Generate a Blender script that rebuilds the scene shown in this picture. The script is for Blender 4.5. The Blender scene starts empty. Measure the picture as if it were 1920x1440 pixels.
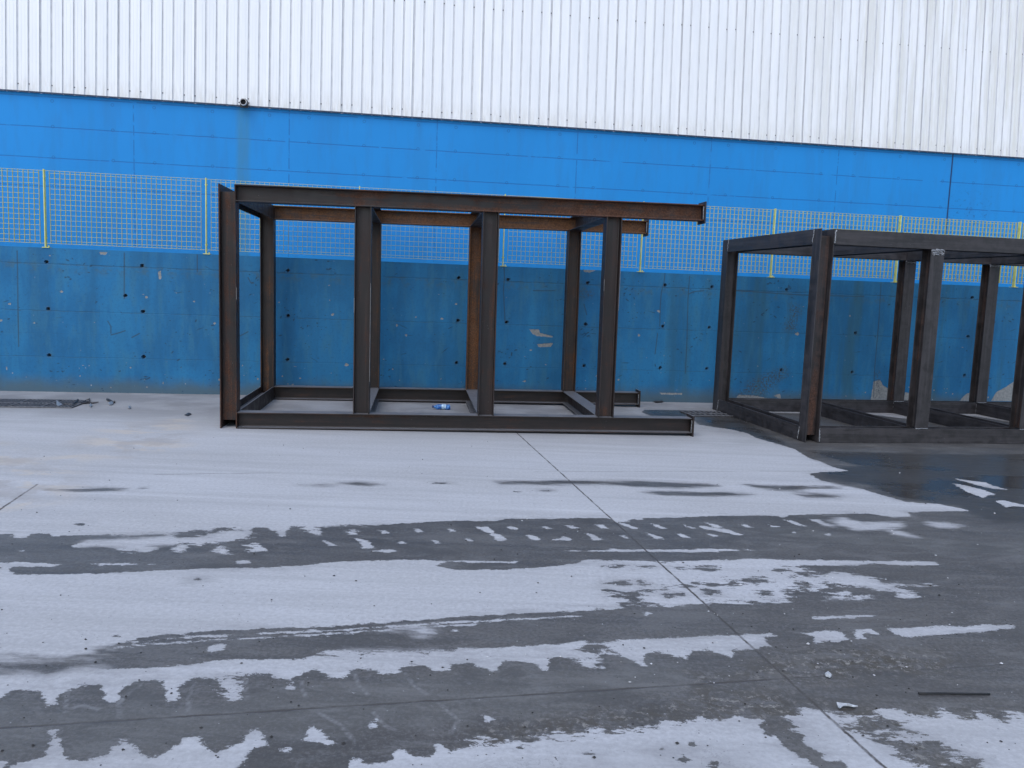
import bpy, bmesh, math, random
import numpy as np
from mathutils import Matrix, Vector
random.seed(7); rng = np.random.default_rng(11)
scene = bpy.context.scene
COL = scene.collection

# ------------------------------------------------------------------ camera
FPX, PITCH, ROLL, EYE = 1563.9, 0.1126, 0.0368, 1.5
cp, sp = math.cos(PITCH), math.sin(PITCH)
FW = np.array([0, cp, -sp]); R0 = np.array([1., 0, 0]); U0 = np.cross(R0, FW)
RT = math.cos(ROLL)*R0 + math.sin(ROLL)*U0
UP = -math.sin(ROLL)*R0 + math.cos(ROLL)*U0
cam_d = bpy.data.cameras.new('camera'); cam = bpy.data.objects.new('camera', cam_d); COL.objects.link(cam)
M = Matrix(((RT[0], UP[0], -FW[0], 0), (RT[1], UP[1], -FW[1], 0), (RT[2], UP[2], -FW[2], EYE), (0, 0, 0, 1)))
cam.matrix_world = M
cam_d.sensor_fit = 'HORIZONTAL'; cam_d.sensor_width = 36; cam_d.lens = 36*FPX/1920
cam_d.clip_start = 0.05; cam_d.clip_end = 2000
scene.camera = cam

# ------------------------------------------------------------------ sky, sun, exposure
world = bpy.data.worlds.new("World"); scene.world = world; world.use_nodes = True
wn = world.node_tree; wn.nodes.clear()
SUN_EL, SUN_ROT = math.radians(52), math.radians(200)
sky = wn.nodes.new('ShaderNodeTexSky'); sky.sky_type = 'NISHITA'; sky.sun_disc = False
sky.sun_elevation = SUN_EL; sky.sun_rotation = SUN_ROT; sky.air_density = 1.0; sky.dust_density = 1.3; sky.ozone_density = 0.35
bg = wn.nodes.new('ShaderNodeBackground'); bg.inputs[1].default_value = 0.15
wo = wn.nodes.new('ShaderNodeOutputWorld')
wn.links.new(sky.outputs[0], bg.inputs[0]); wn.links.new(bg.outputs[0], wo.inputs[0])
sd_ = bpy.data.lights.new('sun', 'SUN'); sd_.energy = 0.5; sd_.angle = math.radians(60); sd_.color = (1, 0.985, 0.96)
sun = bpy.data.objects.new('sun', sd_); COL.objects.link(sun)
# direction of travel of the light: from the sun at azimuth (clockwise from +Y) SUN_ROT
dx, dy, dz = math.sin(SUN_ROT)*math.cos(SUN_EL), math.cos(SUN_ROT)*math.cos(SUN_EL), math.sin(SUN_EL)
sun.rotation_euler = Vector((dx, dy, dz)).to_track_quat('Z', 'Y').to_euler(); sun.location = (0, -5, 20)
scene.view_settings.view_transform = 'Standard'; scene.view_settings.look = 'None'
scene.view_settings.exposure = 0.70; scene.view_settings.gamma = 1.0

# ------------------------------------------------------------------ survey: photo pixel -> point on a real surface
CAM = np.array([0, 0, EYE])
def ray(x, y): return FW + RT*(x-960)/FPX + UP*(720-y)/FPX
def gnd(x, y, z=0.0):
    d = ray(x, y); t = (z-EYE)/d[2]; return CAM + t*d
def onv(x, y, o, a):
    d = ray(x, y); n = np.array([-math.sin(a), math.cos(a), 0]); o = np.array([o[0], o[1], 0.])
    t = ((o-CAM)@n)/(d@n); P = CAM+t*d
    return (P-o)@np.array([math.cos(a), math.sin(a), 0]), P[2]
WA, WD, HW, HF = 0.1509, 11.3686, 1.8066, 0.953        # retaining wall: angle, distance, height; fence height
def wl(v): return (-math.sin(WA)*v, WD+math.cos(WA)*v)   # origin of a plane v metres behind the wall face

# ------------------------------------------------------------------ object helpers
def tag(o, label=None, cat=None, group=None, kind=None):
    for k, v in (('label', label), ('category', cat), ('group', group), ('kind', kind)):
        if v: o[k] = v
    return o
def empty(name, loc, rz=0):
    o = bpy.data.objects.new(name, None); COL.objects.link(o); o.location = loc; o.rotation_euler = (0, 0, rz); o.empty_display_size = .2
    return o
class MB:
    def __init__(s): s.v = []; s.f = []; s.m = []
    def add(s, vs, fs, mi=0):
        n = len(s.v); s.v += [tuple(map(float, q)) for q in vs]; s.f += [tuple(n+i for i in f) for f in fs]; s.m += [mi]*len(fs)
    def box(s, x0, x1, y0, y1, z0, z1, mi=0):
        s.add([(x0,y0,z0),(x1,y0,z0),(x1,y1,z0),(x0,y1,z0),(x0,y0,z1),(x1,y0,z1),(x1,y1,z1),(x0,y1,z1)],
              [(0,3,2,1),(4,5,6,7),(0,1,5,4),(1,2,6,5),(2,3,7,6),(3,0,4,7)], mi)
    def extrude(s, prof, p0, p1, ax, ay, mi=0):       # prof: list of (a,b) in axes ax, ay
        ax, ay, p0, p1 = map(np.array, (ax, ay, p0, p1)); n = len(prof)
        A = [p0+ax*a+ay*b for a, b in prof]; B = [p1+ax*a+ay*b for a, b in prof]
        fs = [(i, (i+1) % n, n+(i+1) % n, n+i) for i in range(n)]
        s.add(A+B, fs+[tuple(range(n))[::-1], tuple(range(n, 2*n))], mi)
    def tube(s, pts, r, n=8, mi=0, cap=True):
        pts = [np.array(p, float) for p in pts]; base = len(s.v); vs = []; fs = []
        for i, p in enumerate(pts):
            t = pts[min(i+1, len(pts)-1)]-pts[max(i-1, 0)]; t = t/np.linalg.norm(t)
            a = np.cross(t, [0, 0, 1.]) if abs(t[2]) < .9 else np.cross(t, [1., 0, 0]); a /= np.linalg.norm(a); b = np.cross(t, a)
            rr = r[i] if isinstance(r, (list, tuple)) else r
            vs += [p+rr*(math.cos(2*math.pi*k/n)*a+math.sin(2*math.pi*k/n)*b) for k in range(n)]
        for i in range(len(pts)-1):
            fs += [(i*n+k, i*n+(k+1) % n, (i+1)*n+(k+1) % n, (i+1)*n+k) for k in range(n)]
        if cap: fs += [tuple(range(n))[::-1], tuple(range((len(pts)-1)*n, len(pts)*n))]
        s.add(vs, fs, mi)
    def build(s, name, mats, parent=None, loc=None, rz=None, smooth=False, bevel=0):
        me = bpy.data.meshes.new(name); me.from_pydata(s.v, [], s.f)
        for m in (mats if isinstance(mats, (list, tuple)) else [mats]): me.materials.append(m)
        me.polygons.foreach_set('material_index', s.m); me.update()
        bm = bmesh.new(); bm.from_mesh(me); bmesh.ops.recalc_face_normals(bm, faces=bm.faces); bm.to_mesh(me); bm.free()
        if smooth: me.polygons.foreach_set('use_smooth', [True]*len(me.polygons))
        o = bpy.data.objects.new(name, me); COL.objects.link(o)
        if parent: o.parent = parent
        if loc is not None: o.location = loc
        if rz is not None: o.rotation_euler = (0, 0, rz)
        if bevel:
            b = o.modifiers.new('bevel', 'BEVEL'); b.width = bevel; b.segments = 1; b.limit_method = 'ANGLE'; b.angle_limit = math.radians(50)
        return o

# ------------------------------------------------------------------ node helpers
class NT:
    def __init__(s, name):
        s.mat = bpy.data.materials.new(name); s.mat.use_nodes = True; s.t = s.mat.node_tree; s.t.nodes.clear()
        s.out = s.t.nodes.new('ShaderNodeOutputMaterial'); s.b = s.t.nodes.new('ShaderNodeBsdfPrincipled')
        s.t.links.new(s.b.outputs[0], s.out.inputs[0])
    def put(s, sock, v):
        if isinstance(v, (int, float)): sock.default_value = v
        elif isinstance(v, tuple): sock.default_value = v if len(v) == len(sock.default_value) else (*v, 1)
        else: s.t.links.new(v, sock)
    def m(s, op, a, b=0.0, c=0.0, clamp=False):
        n = s.t.nodes.new('ShaderNodeMath'); n.operation = op; n.use_clamp = clamp
        for k, v in enumerate((a, b, c)): s.put(n.inputs[k], v)
        return n.outputs[0]
    def obj(s):
        return s.t.nodes.new('ShaderNodeTexCoord').outputs['Object']
    def geo(s): return s.t.nodes.new('ShaderNodeNewGeometry')
    def scale(s, v, sc):
        n = s.t.nodes.new('ShaderNodeVectorMath'); n.operation = 'MULTIPLY'; s.put(n.inputs[0], v); n.inputs[1].default_value = sc
        return n.outputs[0]
    def addv(s, a, b):
        n = s.t.nodes.new('ShaderNodeVectorMath'); n.operation = 'ADD'; s.put(n.inputs[0], a); s.put(n.inputs[1], b); return n.outputs[0]
    def noise(s, vec, scale, detail=4, rough=.55, dist=0, sc=None):
        n = s.t.nodes.new('ShaderNodeTexNoise')
        if sc: vec = s.scale(vec, sc)
        s.put(n.inputs['Vector'], vec); n.inputs['Scale'].default_value = scale; n.inputs['Detail'].default_value = detail
        n.inputs['Roughness'].default_value = rough; n.inputs['Distortion'].default_value = dist
        return n.outputs[0]
    def vor(s, vec, scale, sc=None, feat='F1', out='Distance'):
        n = s.t.nodes.new('ShaderNodeTexVoronoi'); n.feature = feat
        if sc: vec = s.scale(vec, sc)
        s.put(n.inputs['Vector'], vec); n.inputs['Scale'].default_value = scale; return n.outputs[out]
    def attr(s, name):
        n = s.t.nodes.new('ShaderNodeAttribute'); n.attribute_name = name; return n.outputs['Fac']
    def ramp(s, v, a, b, lo=0.0, hi=1.0):
        n = s.t.nodes.new('ShaderNodeMapRange'); n.clamp = True; n.interpolation_type = 'SMOOTHSTEP'
        s.put(n.inputs[0], v); n.inputs[1].default_value = a; n.inputs[2].default_value = b; n.inputs[3].default_value = lo; n.inputs[4].default_value = hi
        return n.outputs[0]
    def mix(s, f, a, b, typ='MIX'):
        n = s.t.nodes.new('ShaderNodeMix'); n.data_type = 'RGBA'; n.blend_type = typ
        s.put(n.inputs[0], f); s.put(n.inputs[6], a); s.put(n.inputs[7], b); return n.outputs[2]
    def xyz(s, v):
        n = s.t.nodes.new('ShaderNodeSeparateXYZ'); s.put(n.inputs[0], v); return n.outputs
    def bump(s, h, strength=.3, dist=.01):
        n = s.t.nodes.new('ShaderNodeBump'); n.inputs['Strength'].default_value = strength; n.inputs['Distance'].default_value = dist
        s.put(n.inputs['Height'], h); s.t.links.new(n.outputs[0], s.b.inputs['Normal'])
    def band(s, x, c, w, soft=.4):     # 1 inside |x-c|<w
        d = s.m('ABSOLUTE', s.m('SUBTRACT', x, c)); return s.ramp(d, w*(1-soft), w*(1+soft), 1, 0)
    def fin(s, col, rough, metal=0.0, spec=.5):
        s.put(s.b.inputs['Base Color'], col); s.put(s.b.inputs['Roughness'], rough); s.put(s.b.inputs['Metallic'], metal)
        s.put(s.b.inputs['Specular IOR Level'], spec); return s.mat
def flat(name, col, rough=.6, metal=0.0, var=.25, sc=30):
    n = NT(name); o = n.obj(); k = n.noise(o, sc, 4)
    c = n.mix(n.ramp(k, .3, .7), tuple(v*(1-var) for v in col), tuple(min(1, v*(1+var)) for v in col))
    return n.fin(c, rough, metal)

# ------------------------------------------------------------------ signed distance stamping
def sdpoly(P, poly):                 # + inside
    x, y = P[:, 0], P[:, 1]; n = len(poly); d = np.full(len(P), 1e9); ins = np.zeros(len(P), bool)
    for i in range(n):
        a = poly[i]; b = poly[(i+1) % n]; e = b-a; L = e@e+1e-12
        t = np.clip(((x-a[0])*e[0]+(y-a[1])*e[1])/L, 0, 1)
        d = np.minimum(d, (x-a[0]-t*e[0])**2+(y-a[1]-t*e[1])**2)
        c = (a[1] > y) != (b[1] > y)
        if c.any():
            ins ^= c & (x < (e[0]*(y-a[1])/(e[1] if e[1] else 1e-12)+a[0]))
    d = np.sqrt(d); return np.where(ins, d, -d)
def sdline(P, pl):
    d = np.full(len(P), 1e9)
    for a, b in zip(pl[:-1], pl[1:]):
        e = b-a; L = e@e+1e-12; t = np.clip(((P-a)@e)/L, 0, 1); d = np.minimum(d, ((P-a-t[:, None]*e)**2).sum(1))
    return np.sqrt(d)
def pts(s): return [tuple(float(c) for c in q.split(',')) for q in s.split()]
LIM = .25
def stamp(field, P, poly, dry=False, lim=LIM):
    poly = np.array(poly, float); lo = poly.min(0)-lim; hi = poly.max(0)+lim
    i = np.where((P[:, 0] > lo[0]) & (P[:, 0] < hi[0]) & (P[:, 1] > lo[1]) & (P[:, 1] < hi[1]))[0]
    if not len(i): return
    s = np.clip(sdpoly(P[i], poly), -lim, lim)
    field[i] = np.minimum(field[i], -s) if dry else np.maximum(field[i], s)

# ================================================================== MATERIALS
def steel(name, base, rust, amt, weld=False, dust_sheen_c=(.16, .165, .18)):
    n = NT(name); o = n.obj(); g = n.geo()
    oi = n.t.nodes.new('ShaderNodeObjectInfo').outputs['Random']
    cx = n.t.nodes.new('ShaderNodeCombineXYZ'); n.put(cx.inputs[0], n.m('MULTIPLY', oi, 37.0)); n.put(cx.inputs[1], n.m('MULTIPLY', oi, 19.0)); p = n.addv(o, cx.outputs[0])
    big = n.noise(p, 1.6, 4, .6); mid = n.noise(p, 9, 6, .7); fine = n.noise(p, 70, 4, .7)
    ax = n.attr('axis')
    sx, sy, sz = (n.noise(p, 6, 5, .65, .3, q) for q in ((.16, 4, 4), (4, .16, 4), (4, 4, .16)))
    isx = n.m('LESS_THAN', ax, .5); isz = n.m('GREATER_THAN', ax, 1.5); isy = n.m('SUBTRACT', 1.0, n.m('ADD', isx, isz))
    st = n.m('ADD', n.m('ADD', n.m('MULTIPLY', sx, isx), n.m('MULTIPLY', sy, isy)), n.m('MULTIPLY', sz, isz))
    k = n.m('ADD', n.m('MULTIPLY', big, .40), n.m('MULTIPLY', mid, .22)); k = n.m('ADD', k, n.m('MULTIPLY', st, .43)); k = n.m('ADD', k, n.attr('rust'))
    rf = n.ramp(k, .56-amt, .72-amt)
    c0 = n.mix(n.ramp(mid, .38, .62), tuple(v*.72 for v in base), tuple(v*1.35 for v in base))
    c0 = n.mix(n.m('MULTIPLY', n.ramp(st, .50, .62), .5), c0, tuple(v*1.9 for v in base)); c0 = n.mix(n.m('MULTIPLY', n.ramp(st, .48, .38), .5), c0, tuple(v*.5 for v in base))
    c1 = n.mix(n.ramp(fine, .4, .62), tuple(v*.6 for v in rust), tuple(v*1.4 for v in rust))
    c = n.mix(rf, c0, c1)
    blk = n.ramp(n.noise(p, 3.1, 5, .6), .60, .70); c = n.mix(n.m('MULTIPLY', blk, .6), c, (.011, .010, .010))
    nz = n.xyz(g.outputs['Normal'])[2]
    dust_sheen = n.m('MULTIPLY', n.ramp(nz, .6, .95), n.ramp(mid, .25, .6, .55, .95))
    c = n.mix(dust_sheen, c, dust_sheen_c)  # upward faces paler: dust plus the sky's sheen put into the colour
    sp2 = n.m('MULTIPLY', n.ramp(n.vor(p, 22), .09, .05), n.ramp(n.noise(p, 3), .52, .58))
    c = n.mix(n.m('MULTIPLY', sp2, .45), c, (.22, .21, .21))
    n.bump(n.m('ADD', n.m('MULTIPLY', mid, .6), n.m('MULTIPLY', fine, .3)), .35, .004)
    r = n.m('ADD', n.ramp(mid, .35, .65, .42, .62), n.m('MULTIPLY', rf, .2))
    return n.fin(c, r, 0.0, .42)
M_steel1 = steel('rusty_steel', (.0165, .0105, .0095), (.075, .029, .013), .03)
M_steel1r = steel('rustier_steel', (.021, .013, .010), (.110, .044, .014), .055)
M_steel2 = steel('mill_scale_steel', (.030, .027, .029), (.070, .034, .023), -.10, dust_sheen_c=(.05, .052, .06))
M_weld = flat('weld_bead', (.30, .31, .33), .4, .4, .5, 120)

def fence_mat():
    n = NT('yellow_fence_paint'); o = n.obj(); k = n.noise(o, 12, 5)
    c = n.mix(n.ramp(k, .35, .65), (.62, .60, .12), (.70, .70, .26))
    c = n.mix(n.ramp(n.noise(o, 25, 5), .62, .7), c, (.14, .09, .05))
    return n.fin(c, .5)
M_fence = fence_mat()
def wire_mat():
    n = NT('pale_yellow_wire'); o = n.obj(); k = n.noise(o, 1.2, 4)
    c = n.mix(n.ramp(k, .4, .6), (.55, .54, .20), (.62, .56, .14)); return n.fin(c, .5)
M_wire = wire_mat()

# ------------------------------------------------------------------ blue building paint
bz = [onv(0, 170, wl(1.2), WA)[1], onv(0, 233, wl(1.2), WA)[1], onv(0, 291, wl(1.2), WA)[1], onv(180, 354, wl(1.2), WA)[1]]
bu = [onv(250, 200, wl(1.2), WA)[0], onv(540, 300, wl(1.2), WA)[0], onv(815, 260, wl(1.2), WA)[0], onv(1080, 280, wl(1.2), WA)[0], onv(1330, 320, wl(1.2), WA)[0], onv(1570, 320, wl(1.2), WA)[0]]
BP = (bu[-1]-bu[0])/5; BU0 = bu[0]; BJ = onv(1785, 310, wl(1.2), WA)[0]
ZC = sum(onv(x, y, wl(1.2), WA)[1] for x, y in ((0, 170), (900, 231), (1900, 292)))/3
def bluewall():
    n = NT('blue_painted_panel'); o = n.obj(); x, y, z = n.xyz(o)
    k = n.noise(o, .8, 5, .6, 0, (1, 1, .5)); k2 = n.noise(o, 6, 5, .6, 0, (1.2, 1, .25))
    c = n.mix(n.ramp(k, .35, .65), (.010, .232, .60), (.012, .250, .64))
    c = n.mix(n.m('MULTIPLY', n.ramp(k2, .48, .64), .30), c, (.022, .195, .50)); c = n.mix(n.m('MULTIPLY', n.ramp(n.noise(o, 2.1, 5, .6, 0, (1, 1, .12)), .52, .62), .28), c, (.020, .19, .46))
    wob = n.m('MULTIPLY', n.m('SUBTRACT', n.noise(o, 3, 3), .5), .012)
    zz = n.m('ADD', z, wob); br = n.ramp(n.noise(o, 5, 4), .36, .44)
    L = 0.0
    for q in (ZC-.05, bz[1], bz[2], bz[3]):
        L = n.m('MAXIMUM', L, n.band(zz, float(q), .0075))
    fx = n.m('FRACT', n.m('DIVIDE', n.m('SUBTRACT', x, float(BU0)), float(BP)))
    dv = n.m('MULTIPLY', n.m('MINIMUM', fx, n.m('SUBTRACT', 1.0, fx)), float(BP))
    V = n.m('MULTIPLY', n.ramp(n.m('ADD', dv, n.m('ABSOLUTE', wob)), .006, .012, 1, 0), n.ramp(n.noise(o, 9, 3), .4, .5))
    J = n.band(x, float(BJ), .012)
    left = n.ramp(x, float(BJ)-.01, float(BJ), 1, 0)
    lines = n.m('MULTIPLY', n.m('MAXIMUM', L, n.m('MULTIPLY', V, left)), n.m('MULTIPLY', br, .5))
    # little ring marks of filled tie holes
    R = 0.0
    for q in (.13, .5, .87):
        du = n.m('MULTIPLY', n.m('SUBTRACT', fx, q), float(BP))
        for zq in (ZC-.1, bz[1]+.012, bz[2]+.012, bz[3]+.01):
            dd = n.m('SQRT', n.m('ADD', n.m('POWER', n.m('ABSOLUTE', du), 2.0), n.m('POWER', n.m('ABSOLUTE', n.m('SUBTRACT', z, float(zq))), 2.0)))
            R = n.m('MAXIMUM', R, n.band(dd, .018, .006))
    c = n.mix(n.m('MULTIPLY', R, .4), c, (.012, .08, .25))
    c = n.mix(lines, c, (.012, .09, .28)); c = n.mix(J, c, (.01, .04, .12))
    # mould beside the expansion joint
    mx = n.m('MULTIPLY', n.band(x, float(BJ)+.35, .35, .9), n.ramp(z, float(ZC)-.3, float(bz[2])-.1, 0.0, 1.0))
    mm = n.m('MULTIPLY', mx, n.ramp(n.noise(o, 14, 7, .75), .54, .66)); c = n.mix(n.m('MULTIPLY', mm, .8), c, (.018, .075, .16))
    # run-off stain under the pipe
    px = onv(456, 240, wl(1.2), WA)[0]
    st = n.m('MULTIPLY', n.band(n.m('ADD', x, n.m('MULTIPLY', wob, 2.0)), float(px), .085, .5), n.ramp(n.noise(o, 4, 5, .7, 0, (2, 1, .3)), .25, .6, .25, .6))
    c = n.mix(st, c, (.045, .20, .33))
    n.bump(n.m('SUBTRACT', n.m('MULTIPLY', k2, .2), lines), .3, .01)
    return n.fin(c, .62, 0, .3)
M_blue = bluewall()

def cladding_mat():
    n = NT('white_cladding_paint'); o = n.obj(); x, y, z = n.xyz(o)
    pid = n.m('FLOOR', n.m('MULTIPLY', x, 1/.142)); wn_ = n.t.nodes.new('ShaderNodeTexWhiteNoise'); wn_.noise_dimensions = '1D'; n.put(wn_.inputs['W'], pid)
    r = wn_.outputs['Value']
    k = n.noise(o, 2, 6, .6, 0, (4, 1, .35)); k3 = n.noise(o, .25, 3)
    c = n.mix(n.ramp(k, .3, .7), (.80, .81, .82), (.87, .875, .88))
    c = n.mix(n.m('MULTIPLY', r, .12), c, (.66, .69, .72))
    dirt = n.m('MULTIPLY', n.ramp(z, ZC, ZC+.35, .38, 0.0), n.ramp(n.noise(o, 9, 5, .6, 0, (3, 1, .5)), .3, .7)); c = n.mix(dirt, c, (.50, .46, .38))
    rs = n.m('MULTIPLY', n.ramp(x, 1.5, 7.5), n.ramp(n.noise(o, 1.4, 6, .7, 0, (3, 1, .22)), .40, .64)); c = n.mix(n.m('MULTIPLY', rs, .55), c, (.58, .56, .47))
    return n.fin(c, .4, 0, .4)
M_clad = cladding_mat()
M_screw = flat('screw', (.10, .10, .11), .5, .3)
M_groove = flat('shaded_groove_paint', (.68, .69, .71), .5, 0, .05, 8)  # cladding white greyed so groove shade is in the colour; roof shares it

def retaining():
    n = NT('weathered_blue_concrete'); o = n.obj(); x, y, z = n.xyz(o)
    k = n.noise(o, 1.1, 5, .6); k2 = n.noise(o, 5, 6, .65, 0, (1.5, 1, .35)); k3 = n.noise(o, 30, 5, .75)
    c = n.mix(n.ramp(k, .38, .62), (.013, .125, .275), (.017, .160, .340))
    st2 = n.noise(o, 1.9, 6, .65, .3, (1.3, 1, .18)); c = n.mix(n.m('MULTIPLY', n.ramp(st2, .50, .62), .40), c, (.012, .092, .195)); c = n.mix(n.m('MULTIPLY', n.ramp(st2, .47, .38), .35), c, (.026, .200, .38))
    c = n.mix(n.m('MULTIPLY', n.ramp(k2, .48, .64), .5), c, (.038, .165, .27))
    c = n.mix(n.m('MULTIPLY', n.ramp(k3, .50, .62), .35), c, (.014, .09, .20))
    wob = n.m('MULTIPLY', n.m('SUBTRACT', n.noise(o, 5, 6, .7), .5), .035)
    zz = n.m('ADD', z, wob); L = 0.0
    for q, wd in ((1.605, .0075), (1.025, .0055), (.445, .0045), (.74, .0022), (1.33, .0016)):
        L = n.m('MAXIMUM', L, n.m('MULTIPLY', n.band(zz, q, wd, .8), min(1.0, wd*110)))
    br = n.ramp(n.noise(o, 2.6, 6, .75), .42, .56, .15, 1)
    c = n.mix(n.m('MULTIPLY', n.m('MULTIPLY', L, br), .75), c, (.028, .065, .10))
    grime = n.m('MULTIPLY', n.ramp(n.m('ABSOLUTE', n.m('SUBTRACT', zz, 1.56)), .0, .12, 1, 0), n.ramp(n.noise(o, 7, 6, .75), .48, .62)); c = n.mix(n.m('MULTIPLY', grime, .5), c, (.06, .11, .13))
    # vertical damp streaks towards the right part of the wall
    dm = n.m('MULTIPLY', n.ramp(x, -1, 6, .15, .75), n.ramp(n.noise(o, 1.7, 5, .6, 0, (2.2, 1, .25)), .47, .68)); c = n.mix(dm, c, (.026, .095, .145))
    # dirt splashed up from the ground
    dz = n.m('ADD', z, n.m('MULTIPLY', n.m('SUBTRACT', n.noise(o, 2.5, 5, .6), .5), .25))
    c = n.mix(n.ramp(dz, .02, .26, .85, 0.0), c, (.075, .115, .135))
    # specks, chips and scars
    ps = n.addv(o, n.scale(n.noise(o, 20, 2), (.02, .02, .02)))
    s1 = n.m('MULTIPLY', n.ramp(n.vor(ps, 9, (1, 1, 1)), .10, .06), n.ramp(n.noise(o, 2.1, 2), .52, .58))
    low = n.ramp(z, .05, .5, 1, .25)
    c = n.mix(n.m('MULTIPLY', n.m('MULTIPLY', s1, low), .8), c, (.34, .35, .36))
    s2 = n.m('MULTIPLY', n.ramp(n.vor(n.addv(ps, (3.3, 0, 1.7)), 13, (.8, 1, 1.3)), .13, .09), n.ramp(n.noise(o, 3.3, 3), .50, .56)); c = n.mix(n.m('MULTIPLY', s2, .7), c, (.018, .05, .10))
    s3 = n.m('MULTIPLY', n.ramp(n.noise(o, 16, 6, .7, 1.5, (.6, 1, 1.5)), .69, .72), n.ramp(n.noise(o, 1.5, 2), .5, .6)); c = n.mix(n.m('MULTIPLY', s3, .6), c, (.025, .06, .10))
    e = n.m('MULTIPLY', n.m('SUBTRACT', n.noise(o, 22, 5, .7), .5), .035)
    sk = n.ramp(n.m('ADD', n.attr('spk'), n.m('MULTIPLY', e, .4)), -.004, .004); c = n.mix(n.m('MULTIPLY', sk, .72), c, (.016, .035, .060))
    ch = n.ramp(n.m('ADD', n.attr('chip'), e), -.002, .004)
    c = n.mix(ch, c, n.mix(n.ramp(k3, .3, .7), (.17, .185, .19), (.30, .30, .29)))
    sp_ = n.m('MULTIPLY', n.ramp(n.attr('scar'), -.06, .10), n.ramp(n.noise(o, 38, 5, .8), .47, .56)); c = n.mix(sp_, c, (.05, .065, .075))
    cr = n.ramp(n.attr('crack'), .012, .003); c = n.mix(n.m('MULTIPLY', cr, .75), c, (.03, .06, .09))
    ho = n.ramp(n.attr('hole'), .019, .014); c = n.mix(ho, c, (.012, .014, .018))
    hr = n.m('MULTIPLY', n.ramp(n.attr('hole'), .045, .02), n.ramp(k3, .35, .6)); c = n.mix(n.m('MULTIPLY', hr, .35), c, (.10, .11, .11))
    h = n.m('SUBTRACT', n.m('MULTIPLY', k3, .35), n.m('ADD', n.m('MULTIPLY', L, .6), n.m('MULTIPLY', ch, .8)))
    n.bump(h, .5, .008)
    return n.fin(c, .7, 0, .3)
M_ret = retaining()
M_conc = flat('plain_concrete', (.33, .33, .33), .85, 0, .15, 6)

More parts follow.
